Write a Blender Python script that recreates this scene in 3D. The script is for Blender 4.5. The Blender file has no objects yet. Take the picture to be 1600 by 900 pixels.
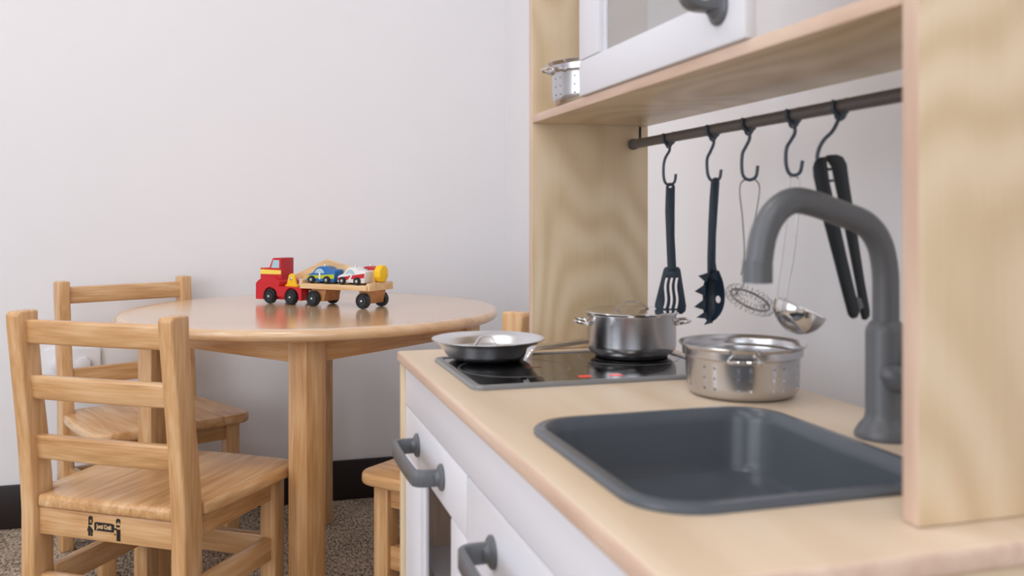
import bpy, bmesh, math, random
from mathutils import Vector, Matrix
random.seed(7)
R = math.radians
PI = math.pi
C = bpy.context.scene.collection
SC = bpy.context.scene

# ---------------------------------------------------------------- camera
TH = math.atan(420 / 1420)
CZ = .713
cam_d = bpy.data.cameras.new('camera')
cam_d.sensor_width = 36
cam_d.lens = 36 * 1420 / 1600
cam_d.shift_y = -.07
cam_d.clip_start = .01
cam_d.dof.use_dof = True
cam_d.dof.focus_distance = 1.55
cam_d.dof.aperture_fstop = 7.6
cam = bpy.data.objects.new('camera', cam_d)
cam.location = (0, 0, CZ)
cam.rotation_euler = (PI / 2, 0, -TH)
C.objects.link(cam)
SC.camera = cam

# ---------------------------------------------------------------- world, lights, exposure
SC.view_settings.view_transform = 'Standard'
SC.view_settings.look = 'None'
SC.view_settings.exposure = -0.05
SC.view_settings.gamma = 1
SC.view_settings.use_curve_mapping = False
w = bpy.data.worlds.new('sky')
SC.world = w
w.use_nodes = True
w.node_tree.nodes['Background'].inputs[0].default_value = (.75, .85, 1, 1)
w.node_tree.nodes['Background'].inputs[1].default_value = 1.0

RX0, RX1, RY0, RY1, RZ = -2.9, .67, -2.4, 2.32, 2.6   # the room


def area(name, loc, rot, sx, sy, power, col):
    d = bpy.data.lights.new(name, 'AREA')
    d.shape = 'RECTANGLE'
    d.size, d.size_y = sx, sy
    d.energy = power
    d.color = col
    o = bpy.data.objects.new(name, d)
    o.location = loc
    o.rotation_euler = rot
    C.objects.link(o)


# unseen windows left and behind, made tall to fill under the table; ceiling panels
area('window_daylight_fill', (RX0 + .06, -.35, 1.30), (0, -PI / 2, 0), 1.8, 2.2, 33, (.95, .97, 1))
area('window_daylight_fill', (-.75, RY0 + .06, 1.30), (PI / 2, 0, 0), 2.0, 1.8, 17, (.95, .97, 1))
for (lx, ly) in ((-1.9, 1.0), (-.5, 1.0), (-1.9, -1.0), (-.5, -1.0)):
    area('ceiling_panel_light', (lx, ly, RZ - .03), (0, 0, 0), .58, .58, 9, (1, .965, .93))


# ---------------------------------------------------------------- materials
def lin(c):
    return tuple(((v / 255) / 12.92 if v / 255 <= .04045 else ((v / 255 + .055) / 1.055) ** 2.4) for v in c) + (1,)


def new_mat(name):
    m = bpy.data.materials.new(name)
    m.use_nodes = True
    return m, m.node_tree.nodes, m.node_tree.links, m.node_tree.nodes['Principled BSDF']


def plain(name, rgb, rough=.5, metal=0, spec=.5, coat=0, var=.03, bump=0, bscale=200, emit=None):
    m, n, l, b = new_mat(name)
    b.inputs['Roughness'].default_value = rough
    b.inputs['Metallic'].default_value = metal
    b.inputs['Specular IOR Level'].default_value = spec
    b.inputs['Coat Weight'].default_value = coat
    tc = n.new('ShaderNodeTexCoord')
    nz = n.new('ShaderNodeTexNoise')
    nz.inputs['Scale'].default_value = 12
    nz.inputs['Detail'].default_value = 3
    l.new(tc.outputs['Object'], nz.inputs['Vector'])
    mx = n.new('ShaderNodeMix')
    mx.data_type = 'RGBA'
    c = lin(rgb)
    mx.inputs[6].default_value = tuple(v * (1 - var) for v in c[:3]) + (1,)
    mx.inputs[7].default_value = tuple(min(1, v * (1 + var)) for v in c[:3]) + (1,)
    l.new(nz.outputs['Fac'], mx.inputs[0])
    l.new(mx.outputs[2], b.inputs['Base Color'])
    if bump:
        n2 = n.new('ShaderNodeTexNoise')
        n2.inputs['Scale'].default_value = bscale
        l.new(tc.outputs['Object'], n2.inputs['Vector'])
        bp = n.new('ShaderNodeBump')
        bp.inputs['Strength'].default_value = bump
        bp.inputs['Distance'].default_value = .002
        l.new(n2.outputs['Fac'], bp.inputs['Height'])
        l.new(bp.outputs[0], b.inputs['Normal'])
    if emit:
        b.inputs['Emission Color'].default_value = lin(rgb)
        b.inputs['Emission Strength'].default_value = emit
    return m


_w = {}


def wood(kind, axis, stave=None):
    """kind 'honey' = lacquered rubberwood, 'birch' = pale veneer, 'ply' = cut edge; axis = grain direction"""
    key = (kind, axis, stave)
    if key in _w:
        return _w[key]
    m, n, l, b = new_mat('wood_%s_%s' % (kind, axis))
    P = {'honey': dict(a=(180, 130, 80), b=(212, 166, 116), c=(233, 198, 155), rough=.26, sc=1.7, wave=.32, stv=.09, fib=.55, lo=.12, hi=.88),
         'birch': dict(a=(196, 170, 134), b=(216, 193, 160), c=(227, 208, 180), rough=.38, sc=.75, wave=.85, stv=0, fib=.12, st=.34, k=115, lo=.2, hi=.8, nzw=.35, det=.4),
         'top': dict(a=(215, 191, 161), b=(224, 202, 176), c=(230, 211, 188), rough=.42, sc=.5, wave=.25, stv=0, fib=.06),
         'ply': dict(a=(200, 168, 148), b=(212, 184, 164), c=(222, 197, 178), rough=.5, sc=1.6, wave=.1, stv=0, fib=.2),
         'hontop': dict(a=(198, 152, 110), b=(222, 182, 140), c=(235, 202, 164), rough=.20, coat=.8, sc=1.3, wave=.32, stv=.09, fib=.3, lo=.12, hi=.88),
         'toy': dict(a=(214, 170, 118), b=(226, 188, 140), c=(234, 202, 158), rough=.45, sc=2.0, wave=.2, stv=0, fib=.2),
         'toydark': dict(a=(166, 112, 66), b=(182, 128, 80), c=(194, 142, 94), rough=.45, sc=2.0, wave=.2, stv=0, fib=.2)}[kind]
    tc = n.new('ShaderNodeTexCoord')
    oi = n.new('ShaderNodeObjectInfo')
    ml = n.new('ShaderNodeMath')
    ml.operation = 'MULTIPLY'
    ml.inputs[1].default_value = 7.3
    l.new(oi.outputs['Random'], ml.inputs[0])
    ad = n.new('ShaderNodeVectorMath')
    ad.operation = 'ADD'
    l.new(tc.outputs['Object'], ad.inputs[0])
    l.new(ml.outputs[0], ad.inputs[1])
    mp = n.new('ShaderNodeMapping')
    s = [1, 1, 1]
    s['xyz'.index(axis)] = P.get('st', .11)
    mp.inputs['Scale'].default_value = s
    l.new(ad.outputs[0], mp.inputs['Vector'])
    # staves glued side by side, each with its own offset and tone
    fac_st = None
    vec = mp.outputs[0]
    if stave:
        ac, wd = stave
        sx = n.new('ShaderNodeSeparateXYZ')
        l.new(tc.outputs['Object'], sx.inputs[0])
        dv = n.new('ShaderNodeMath'); dv.operation = 'DIVIDE'; dv.inputs[1].default_value = wd
        l.new(sx.outputs['xyz'.index(ac)], dv.inputs[0])
        fl = n.new('ShaderNodeMath'); fl.operation = 'FLOOR'
        l.new(dv.outputs[0], fl.inputs[0])
        ar = n.new('ShaderNodeMath'); ar.operation = 'ADD'
        l.new(fl.outputs[0], ar.inputs[0]); l.new(ml.outputs[0], ar.inputs[1])
        wn = n.new('ShaderNodeTexWhiteNoise'); wn.noise_dimensions = '1D'
        l.new(ar.outputs[0], wn.inputs['W'])
        fac_st = wn.outputs['Value']
        sc2 = n.new('ShaderNodeMath'); sc2.operation = 'MULTIPLY'; sc2.inputs[1].default_value = 3.1
        l.new(fac_st, sc2.inputs[0])
        a2 = n.new('ShaderNodeVectorMath'); a2.operation = 'ADD'
        l.new(mp.outputs[0], a2.inputs[0]); l.new(sc2.outputs[0], a2.inputs[1])
        vec = a2.outputs[0]
    nz = n.new('ShaderNodeTexNoise')
    nz.inputs['Scale'].default_value = 26 * P['sc']
    nz.inputs['Detail'].default_value = 3
    nz.inputs['Distortion'].default_value = .6
    l.new(vec, nz.inputs['Vector'])
    # contour bands of a smooth field read as growth rings
    n1 = n.new('ShaderNodeTexNoise')
    n1.inputs['Scale'].default_value = 9 * P['sc']
    n1.inputs['Detail'].default_value = P.get('det', 1.2)
    l.new(vec, n1.inputs['Vector'])
    m1 = n.new('ShaderNodeMath'); m1.operation = 'MULTIPLY'; m1.inputs[1].default_value = P.get('k', 60)
    l.new(n1.outputs['Fac'], m1.inputs[0])
    m2 = n.new('ShaderNodeMath'); m2.operation = 'SINE'
    l.new(m1.outputs[0], m2.inputs[0])
    m3 = n.new('ShaderNodeMath'); m3.operation = 'MULTIPLY_ADD'
    m3.inputs[1].default_value = .16 * P['wave']
    m3.inputs[2].default_value = 0
    l.new(m2.outputs[0], m3.inputs[0])
    mf = n.new('ShaderNodeMapping')
    s = [1, 1, 1]
    s['xyz'.index(axis)] = .04
    mf.inputs['Scale'].default_value = s
    l.new(ad.outputs[0], mf.inputs['Vector'])
    n3 = n.new('ShaderNodeTexNoise')
    n3.inputs['Scale'].default_value = 330
    n3.inputs['Detail'].default_value = 2
    l.new(mf.outputs[0], n3.inputs['Vector'])
    m4 = n.new('ShaderNodeMath'); m4.operation = 'MULTIPLY_ADD'
    m4.inputs[1].default_value = P['fib']
    m4.inputs[2].default_value = -P['fib'] / 2
    l.new(n3.outputs['Fac'], m4.inputs[0])
    sm = n.new('ShaderNodeMath'); sm.operation = 'ADD'
    nw = n.new('ShaderNodeMath'); nw.operation = 'MULTIPLY_ADD'
    nw.inputs[1].default_value = P.get('nzw', 1)
    nw.inputs[2].default_value = .5 * (1 - P.get('nzw', 1))
    l.new(nz.outputs['Fac'], nw.inputs[0])
    l.new(nw.outputs[0], sm.inputs[0]); l.new(m3.outputs[0], sm.inputs[1])
    sm2 = n.new('ShaderNodeMath'); sm2.operation = 'ADD'
    l.new(sm.outputs[0], sm2.inputs[0]); l.new(m4.outputs[0], sm2.inputs[1])
    out = sm2.outputs[0]
    tone = n.new('ShaderNodeMath'); tone.operation = 'MULTIPLY_ADD'
    tone.inputs[1].default_value = 2.2 * P['stv'] if stave else P['stv']
    tone.inputs[2].default_value = -(1.1 if stave else .5) * P['stv']
    l.new(fac_st if stave else oi.outputs['Random'], tone.inputs[0])
    sm3 = n.new('ShaderNodeMath'); sm3.operation = 'ADD'
    l.new(out, sm3.inputs[0]); l.new(tone.outputs[0], sm3.inputs[1])
    rp = n.new('ShaderNodeValToRGB')
    e = rp.color_ramp.elements
    e[0].position = P.get('lo', .3); e[0].color = lin(P['a'])
    e[1].position = P.get('hi', .7); e[1].color = lin(P['c'])
    x = rp.color_ramp.elements.new(.5); x.color = lin(P['b'])
    l.new(sm3.outputs[0], rp.inputs[0])
    l.new(rp.outputs[0], b.inputs['Base Color'])
    b.inputs['Roughness'].default_value = P['rough']
    b.inputs['Specular IOR Level'].default_value = .5
    b.inputs['Coat Weight'].default_value = P.get('coat', 0)
    b.inputs['Coat Roughness'].default_value = .16
    bp = n.new('ShaderNodeBump')
    bp.inputs['Strength'].default_value = .05
    bp.inputs['Distance'].default_value = .001
    l.new(n3.outputs['Fac'], bp.inputs['Height'])
    l.new(bp.outputs[0], b.inputs['Normal'])
    _w[key] = m
    return m


def steel(name, rough, rgb=(200, 200, 203), axis=None):
    m, n, l, b = new_mat(name)
    b.inputs['Metallic'].default_value = 1
    b.inputs['Base Color'].default_value = lin(rgb)
    tc = n.new('ShaderNodeTexCoord')
    mp = n.new('ShaderNodeMapping')
    mp.inputs['Scale'].default_value = (1, 1, 14)
    l.new(tc.outputs['Object'], mp.inputs['Vector'])
    nz = n.new('ShaderNodeTexNoise')
    nz.inputs['Scale'].default_value = 60
    l.new(mp.outputs[0], nz.inputs['Vector'])
    mr = n.new('ShaderNodeMapRange')
    mr.inputs['To Min'].default_value = rough * .85
    mr.inputs['To Max'].default_value = rough * 1.15
    l.new(nz.outputs['Fac'], mr.inputs['Value'])
    l.new(mr.outputs[0], b.inputs['Roughness'])
    return m


M = dict(
    wall=plain('wall_paint', (237, 236, 239), .85, spec=.2, var=.012, bump=.04, bscale=90),
    ceiling=plain('ceiling_paint', (238, 236, 234), .9, spec=.2),
    base=plain('baseboard_paint', (38, 29, 30), .45, spec=.4, var=.08),
    white=plain('white_lacquer', (226, 226, 233), .42, var=.008),
    grey=plain('grey_plastic', (98, 101, 106), .36, var=.03),
    rail=plain('grey_enamel_tube', (92, 88, 88), .38, var=.03),
    sink=plain('sink_plastic', (84, 90, 98), .26, var=.03),
    frame=plain('hob_frame_plastic', (128, 129, 130), .35, var=.03),
    dark=plain('dark_nylon', (24, 41, 56), .38, var=.06),
    black=plain('black_nylon', (20, 28, 34), .42, var=.06),
    hook=plain('hook_plastic', (62, 72, 84), .35, var=.05),
    glassblk=plain('black_hob_glass', (14, 14, 17), .04, spec=.75, var=.02),
    ringm=plain('burner_mark', (126, 124, 124), .3, var=.02),
    redlight=plain('red_indicator', (236, 72, 62), .3, var=.02, emit=.35),
    redreflect=plain('painted_red_reflection', (112, 50, 42), .1, spec=.7),
    steel=steel('brushed_steel', .24),
    polish=steel('polished_steel', .12, (215, 214, 214)),
    satin=steel('satin_steel', .32, (196, 197, 200)),
    brush=steel('coarse_brushed_steel', .30, (226, 226, 228)),
    wire=steel('steel_wire', .25, (150, 148, 148)),
    potbase=plain('pot_base', (24, 24, 28), .4),
    red=plain('red_paint', (200, 28, 38), .38, var=.03),
    redd=plain('crimson_paint', (182, 34, 46), .4, var=.03),
    yellow=plain('yellow_paint', (246, 200, 20), .4, var=.03),
    lemon=plain('lemon_paint', (247, 219, 92), .4, var=.02),
    blue=plain('blue_paint', (22, 105, 178), .38, var=.03),
    lime=plain('lime_paint', (188, 200, 40), .4, var=.02),
    paintw=plain('white_paint', (232, 232, 234), .38, var=.01),
    sky=plain('pale_blue_paint', (172, 204, 218), .4, var=.02),
    tyre=plain('tyre_black', (30, 35, 40), .38, var=.04),
    print_black=plain('branded_black', (26, 18, 14), .6, var=.1),
    socket=plain('white_plastic', (236, 236, 240), .35, var=.01),
    metaldot=steel('pin_steel', .2, (220, 220, 220)),
    slot=plain('dark_slot', (30, 24, 20), .7),
)


def glass(name, tint, alpha, rough):
    m, n, l, b = new_mat(name)
    b.inputs['Base Color'].default_value = lin(tint)
    b.inputs['Roughness'].default_value = rough
    tr = n.new('ShaderNodeBsdfTransparent')
    tr.inputs[0].default_value = (.93, .94, .95, 1)
    mx = n.new('ShaderNodeMixShader')
    mx.inputs[0].default_value = alpha
    l.new(tr.outputs[0], mx.inputs[1])
    l.new(b.outputs[0], mx.inputs[2])
    l.new(mx.outputs[0], n['Material Output'].inputs[0])
    return m


M['glassblk'].node_tree.nodes['Principled BSDF'].inputs['IOR'].default_value = 1.75
M['frost'] = glass('milky_plastic_pane', (186, 183, 182), .62, .25)
M['pane'] = glass('clear_plastic_pane', (200, 200, 205), .05, .06)


def carpet():
    m, n, l, b = new_mat('carpet_loop')
    tc = n.new('ShaderNodeTexCoord')
    n1 = n.new('ShaderNodeTexNoise'); n1.inputs['Scale'].default_value = 210; n1.inputs['Detail'].default_value = 3
    n2 = n.new('ShaderNodeTexNoise'); n2.inputs['Scale'].default_value = 14; n2.inputs['Detail'].default_value = 3
    mp = n.new('ShaderNodeMapping'); mp.inputs['Scale'].default_value = (1, .35, 1)
    l.new(tc.outputs['Object'], mp.inputs[0])
    l.new(mp.outputs[0], n1.inputs['Vector']); l.new(mp.outputs[0], n2.inputs['Vector'])
    ma = n.new('ShaderNodeMath'); ma.operation = 'MULTIPLY_ADD'; ma.inputs[1].default_value = .28
    l.new(n2.outputs['Fac'], ma.inputs[0]); l.new(n1.outputs['Fac'], ma.inputs[2])
    rp = n.new('ShaderNodeValToRGB')
    e = rp.color_ramp.elements
    e[0].position = .45; e[0].color = lin((90, 76, 64))
    e[1].position = .82; e[1].color = lin((206, 188, 168))
    l.new(ma.outputs[0], rp.inputs[0]); l.new(rp.outputs[0], b.inputs['Base Color'])
    b.inputs['Roughness'].default_value = .95
    b.inputs['Specular IOR Level'].default_value = .1
    bp = n.new('ShaderNodeBump'); bp.inputs['Strength'].default_value = .9; bp.inputs['Distance'].default_value = .004
    l.new(n1.outputs['Fac'], bp.inputs['Height']); l.new(bp.outputs[0], b.inputs['Normal'])
    return m


M['carpet'] = carpet()


# ---------------------------------------------------------------- geometry helpers
def box(bm, x0, x1, y0, y1, z0, z1, bev=0, seg=2, mi=0):
    t = bmesh.new()
    bmesh.ops.create_cube(t, size=1)
    for v in t.verts:
        v.co = Vector(((x0 + x1) / 2 + v.co.x * (x1 - x0), (y0 + y1) / 2 + v.co.y * (y1 - y0), (z0 + z1) / 2 + v.co.z * (z1 - z0)))
    if bev:
        bmesh.ops.bevel(t, geom=list(t.edges), offset=bev, segments=seg, affect='EDGES', profile=.5)
    for f in t.faces:
        f.material_index = mi
    join(bm, t)


def join(bm, t, mat=None):
    if mat:
        bmesh.ops.transform(t, matrix=mat, verts=t.verts)
    me = bpy.data.meshes.new('tmp')
    t.to_mesh(me)
    t.free()
    bm.from_mesh(me)
    bpy.data.meshes.remove(me)


def prism(bm, pts, axis, a0, a1, bev=0, seg=2, mi=0, mat=None):
    """polygon pts extruded along axis ('x': pts are (y,z); 'y': (x,z); 'z': (x,y))"""
    t = bmesh.new()

    def mk(p, a):
        return {'x': (a, p[0], p[1]), 'y': (p[0], a, p[1]), 'z': (p[0], p[1], a)}[axis]
    v0 = [t.verts.new(mk(p, a0)) for p in pts]
    v1 = [t.verts.new(mk(p, a1)) for p in pts]
    t.faces.new(v0)
    t.faces.new(v1[::-1])
    k = len(pts)
    for i in range(k):
        t.faces.new((v0[i], v1[i], v1[(i + 1) % k], v0[(i + 1) % k]))
    bmesh.ops.recalc_face_normals(t, faces=t.faces)
    if bev:
        es = [e for e in t.edges if e.calc_face_angle(0) > .5]
        bmesh.ops.bevel(t, geom=es, offset=bev, segments=seg, affect='EDGES', profile=.5, clamp_overlap=True)
    for f in t.faces:
        f.material_index = mi
    join(bm, t, mat)


def lathe(bm, prof, cx=0, cy=0, cz=0, n=48, mi=0, mat=None, close=False):
    t = bmesh.new()
    rings = []
    for (r, z) in prof:
        if r < 1e-6:
            rings.append([t.verts.new((0, 0, z))])
        else:
            rings.append([t.verts.new((r * math.cos(2 * PI * i / n), r * math.sin(2 * PI * i / n), z)) for i in range(n)])
    pairs = list(zip(rings, rings[1:]))
    if close:
        pairs.append((rings[-1], rings[0]))
    for a, b in pairs:
        if len(a) == 1 and len(b) == 1:
            continue
        for i in range(n):
            j = (i + 1) % n
            if len(a) == 1:
                t.faces.new((a[0], b[i], b[j]))
            elif len(b) == 1:
                t.faces.new((a[i], b[0], a[j]))
            else:
                t.faces.new((a[i], b[i], b[j], a[j]))
    bmesh.ops.recalc_face_normals(t, faces=t.faces)
    for f in t.faces:
        f.material_index = mi
    mt = Matrix.Translation((cx, cy, cz))
    join(bm, t, mt @ mat if mat else mt)


def smooth_path(pts, sub=8, closed=False):
    P = [Vector(p) for p in pts]
    out = []
    k = len(P)
    rng = range(k) if closed else range(k - 1)
    for i in rng:
        p0 = P[(i - 1) % k] if closed or i > 0 else P[0] * 2 - P[1]
        p1 = P[i]
        p2 = P[(i + 1) % k]
        p3 = P[(i + 2) % k] if closed or i + 2 < k else P[-1] * 2 - P[-2]
        for j in range(sub):
            u = j / sub
            out.append(.5 * ((2 * p1) + (p2 - p0) * u + (2 * p0 - 5 * p1 + 4 * p2 - p3) * u * u + (3 * p1 - p0 - 3 * p2 + p3) * u ** 3))
    if not closed:
        out.append(P[-1])
    return out


def tube(bm, pts, r, n=12, sub=0, closed=False, mi=0, flat=None):
    """round tube; r float or list; flat=(w,h) gives a rounded strip with w along the horizontal normal"""
    P = smooth_path(pts, sub, closed) if sub else [Vector(p) for p in pts]
    t = bmesh.new()
    k = len(P)
    rings = []
    up = Vector((0, 0, 1))
    last = None
    for i, p in enumerate(P):
        if closed:
            d = (P[(i + 1) % k] - P[(i - 1) % k]).normalized()
        else:
            d = (P[min(i + 1, k - 1)] - P[max(i - 1, 0)]).normalized()
        if last is None:
            ref = up if abs(d.z) < .9 else Vector((0, 1, 0))
            a = d.cross(ref).normalized()
        else:
            a = (last - d * last.dot(d)).normalized()
        last = a
        b = d.cross(a)
        rr = r[min(len(r) - 1, int(i * len(r) / k))] if isinstance(r, (list, tuple)) else r
        ring = []
        for q in range(n):
            an = 2 * PI * q / n
            if flat:
                ca, sa = math.cos(an), math.sin(an)
                e = .5
                o = a * (math.copysign(abs(ca) ** e, ca) * flat[0]) + b * (math.copysign(abs(sa) ** e, sa) * flat[1])
            else:
                o = a * (rr * math.cos(an)) + b * (rr * math.sin(an))
            ring.append(t.verts.new(p + o))
        rings.append(ring)
    for i in range(k if closed else k - 1):
        A, B = rings[i], rings[(i + 1) % k]
        for q in range(n):
            t.faces.new((A[q], A[(q + 1) % n], B[(q + 1) % n], B[q]))
    if not closed:
        t.faces.new(rings[0][::-1])
        t.faces.new(rings[-1])
    bmesh.ops.recalc_face_normals(t, faces=t.faces)
    for f in t.faces:
        f.material_index = mi
    join(bm, t)


def rrect(x0, x1, y0, y1, r, n=8):
    pts = []
    for (cx, cy, a) in ((x1 - r, y1 - r, 0), (x0 + r, y1 - r, 90), (x0 + r, y0 + r, 180), (x1 - r, y0 + r, 270)):
        for i in range(n + 1):
            q = R(a + 90 * i / n)
            pts.append((cx + r * math.cos(q), cy + r * math.sin(q)))
    return pts


def loft(bm, rings, cap0=False, cap1=False, mi=0):
    t = bmesh.new()
    V = [[t.verts.new(p) for p in ring] for ring in rings]
    k = len(V[0])
    for A, B in zip(V, V[1:]):
        for i in range(k):
            t.faces.new((A[i], A[(i + 1) % k], B[(i + 1) % k], B[i]))
    if cap0:
        t.faces.new(V[0][::-1])
    if cap1:
        t.faces.new(V[-1])
    bmesh.ops.recalc_face_normals(t, faces=t.faces)
    for f in t.faces:
        f.material_index = mi
    join(bm, t)


def obj(name, bm, mat, parent=None, label=None, ang=35, mats=None):
    me = bpy.data.meshes.new(name)
    bmesh.ops.recalc_face_normals(bm, faces=bm.faces)
    bm.to_mesh(me)
    bm.free()
    me.shade_smooth()
    me.set_sharp_from_angle(angle=R(ang))
    for m in (mats or [mat]):
        me.materials.append(m)
    o = bpy.data.objects.new(name, me)
    C.objects.link(o)
    if parent:
        o.parent = parent
    if label:
        o['label'] = label
    return o


def thing(name, label, cat, loc=(0, 0, 0), rz=0, group=None):
    o = bpy.data.objects.new(name, None)
    o.empty_display_size = .03
    C.objects.link(o)
    o.location = loc
    o.rotation_euler = (0, 0, rz)
    o['label'] = label
    o['category'] = cat
    if group:
        o['group'] = group
    return o


def tag(o, label, cat, group=None):
    o['label'] = label
    o['category'] = cat
    if group:
        o['group'] = group
    return o


def struct(name, bm, mat):
    o = obj(name, bm, mat)
    o['kind'] = 'structure'
    return o


def kids(o):
    return [c for c in C.objects if c.parent == o]


def dup(o, parent=None):
    ch = kids(o)
    c = o.copy()
    C.objects.link(c)
    if parent:
        c.parent = parent
    for k in ch:
        dup(k, c)
    return c


def B():
    return bmesh.new()


def cut(o, cutter_bm):
    """subtract the closed shape in cutter_bm from the mesh of o"""
    me = bpy.data.meshes.new('cutter')
    bmesh.ops.recalc_face_normals(cutter_bm, faces=cutter_bm.faces)
    cutter_bm.to_mesh(me)
    cutter_bm.free()
    co = bpy.data.objects.new('cutter', me)
    C.objects.link(co)
    par = o.parent
    o.parent = None
    md = o.modifiers.new('cut', 'BOOLEAN')
    md.operation = 'DIFFERENCE'
    md.solver = 'EXACT'
    md.object = co
    bpy.context.view_layer.update()
    dg = bpy.context.evaluated_depsgraph_get()
    new = bpy.data.meshes.new_from_object(o.evaluated_get(dg))
    o.modifiers.clear()
    o.data = new
    bpy.data.objects.remove(co)
    new.shade_smooth()
    new.set_sharp_from_angle(angle=R(35))
    o.parent = par


# a compass of the picture, used only to read off real positions
def at(u, v, depth):
    r = (u - 800) / 1420 * depth
    return Vector((r * math.cos(TH) + depth * math.sin(TH), -r * math.sin(TH) + depth * math.cos(TH), CZ - (v - 338) / 1420 * depth))


# ---------------------------------------------------------------- the room
b = B(); box(b, RX0 - .1, RX1 + .1, RY0 - .1, RY1 + .1, -.06, 0); struct('floor', b, M['carpet'])
b = B(); box(b, RX0 - .1, RX1 + .1, RY0 - .1, RY1 + .1, RZ, RZ + .06); struct('ceiling', b, M['ceiling'])
b = B(); box(b, RX0 - .1, RX1 + .1, RY1, RY1 + .1, 0, RZ); struct('wall_back', b, M['wall'])
b = B(); box(b, RX1, RX1 + .1, RY0 - .1, RY1, 0, RZ); struct('wall_right', b, M['wall'])
b = B(); box(b, RX0 - .1, RX0, RY0 - .1, RY1, 0, .35); box(b, RX0 - .1, RX0, RY0 - .1, RY1, 2.25, RZ)
box(b, RX0 - .1, RX0, RY0 - .1, -1.5, .35, 2.25); box(b, RX0 - .1, RX0, .8, RY1, .35, 2.25)
struct('wall_left', b, M['wall'])
b = B(); box(b, RX0, RX1, RY0 - .1, RY0, 0, .35); box(b, RX0, RX1, RY0 - .1, RY0, 2.25, RZ)
box(b, RX0, -1.80, RY0 - .1, RY0, .35, 2.25); box(b, .30, RX1, RY0 - .1, RY0, .35, 2.25)
struct('wall_front', b, M['wall'])
b = B(); box(b, RX0, RX1, RY1 - .012, RY1, 0, .099, .003); struct('baseboard_back', b, M['base'])
b = B(); box(b, RX1 - .012, RX1, RY0, RY1 - .012, 0, .099, .003); struct('baseboard_right', b, M['base'])
# window frames of the two unseen daylight windows, openings made tall for fill light
for i, (hz, x0, x1, k) in enumerate((('y', -1.5, .8, RX0), ('x', -1.80, .30, RY0))):
    b = B()
    zs = .35
    for (a0, a1, z0, z1) in ((x0, x1, zs, zs + .05), (x0, x1, 2.2, 2.25), (x0, x0 + .05, zs + .05, 2.2), (x1 - .05, x1, zs + .05, 2.2), ((x0 + x1) / 2 - .025, (x0 + x1) / 2 + .025, zs + .05, 2.2)):
        if hz == 'y':
            box(b, k - .07, k - .02, a0, a1, z0, z1, .004)
        else:
            box(b, a0, a1, k - .07, k - .02, z0, z1, .004)
    struct('window_%d' % (i + 1), b, M['white'])
for (lx, ly) in ((-1.9, 1.0), (-.5, 1.0), (-1.9, -1.0), (-.5, -1.0)):
    b = B()
    for (x0, x1, y0, y1) in ((-.32, .32, -.32, -.295), (-.32, .32, .295, .32), (-.32, -.295, -.295, .295), (.295, .32, -.295, .295)):
        box(b, lx + x0, lx + x1, ly + y0, ly + y1, RZ - .03, RZ, .003)
    o = struct('trim_1', b, M['white'])

# power outlet on the back wall
_d = at(116, 568, 1); _t = RY1 / _d.y; OX = _d.x * _t; OZ = CZ + (_d.z - CZ) * _t
o = thing('power_outlet', 'white double power outlet on the wall behind the ladder back chairs', 'power outlet', (OX, RY1, OZ))
b = B(); prism(b, rrect(-.062, .058, -.037, .037, .008, 6), 'y', -.009, 0, .002, 2); obj('cover_plate', b, M['socket'], o)
for cx in (-.030, .022):
    b = B(); prism(b, [(cx + .017 * math.cos(a * PI / 4 + PI / 8) , .017 * math.sin(a * PI / 4 + PI / 8)) for a in range(8)], 'y', -.019, -.009, .002, 2)
    obj('switch_button', b, M['socket'], o)

# ---------------------------------------------------------------- round table
TZ = .531
tcx, tcy = .1357, 1.847
tab = thing('round_table', 'round honey-coloured wooden table with a toy truck on it', 'table', (tcx, tcy, 0), R(-6.4))
Rt = .366
prof = [(0, TZ - .020)]
prof += [(Rt - .012, TZ - .020)]
for i in range(9):
    a = R(-90 + 180 * i / 8)
    prof.append((Rt - .011 + .011 * math.cos(a), TZ - .010 + .010 * math.sin(a)))
prof += [(Rt - .03, TZ), (0, TZ)]
b = B(); lathe(b, prof, n=128)
o = obj('table_top', b, wood('hontop', 'x', ('y', .055)), tab)
o.data.materials[0] = wood('hontop', 'x', ('y', .055))
hd = .302
lw = .0223
for k in range(4):
    a = R(90 * k)
    b = B()
    t = B(); box(t, -lw, lw, -lw, lw, 0, TZ - .0201, .003, 2)
    join(b, t, Matrix.Translation((hd * math.cos(a), hd * math.sin(a), 0)) @ Matrix.Rotation(R(45), 4, 'Z'))
    obj('leg', b, wood('honey', 'z'), tab)
for k in range(4):
    a0, a1 = R(90 * k), R(90 * k + 90)
    p0 = Vector((hd * math.cos(a0), hd * math.sin(a0), 0)); p1 = Vector((hd * math.cos(a1), hd * math.sin(a1), 0))
    mid = (p0 + p1) / 2
    L = (p1 - p0).length / 2 - lw + .0005
    b = B()
    box(b, -L, L, -.008 + .006, .008 + .006, .470, TZ - .0201, .001)
    o = obj('apron', b, wood('honey', 'x'), tab)
    o.location = mid
    o.rotation_euler = (0, 0, math.atan2(p1.y - p0.y, p1.x - p0.x) + PI)

# ---------------------------------------------------------------- chairs (local: +y forward, origin between the rear feet)
SZ = .296


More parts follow.
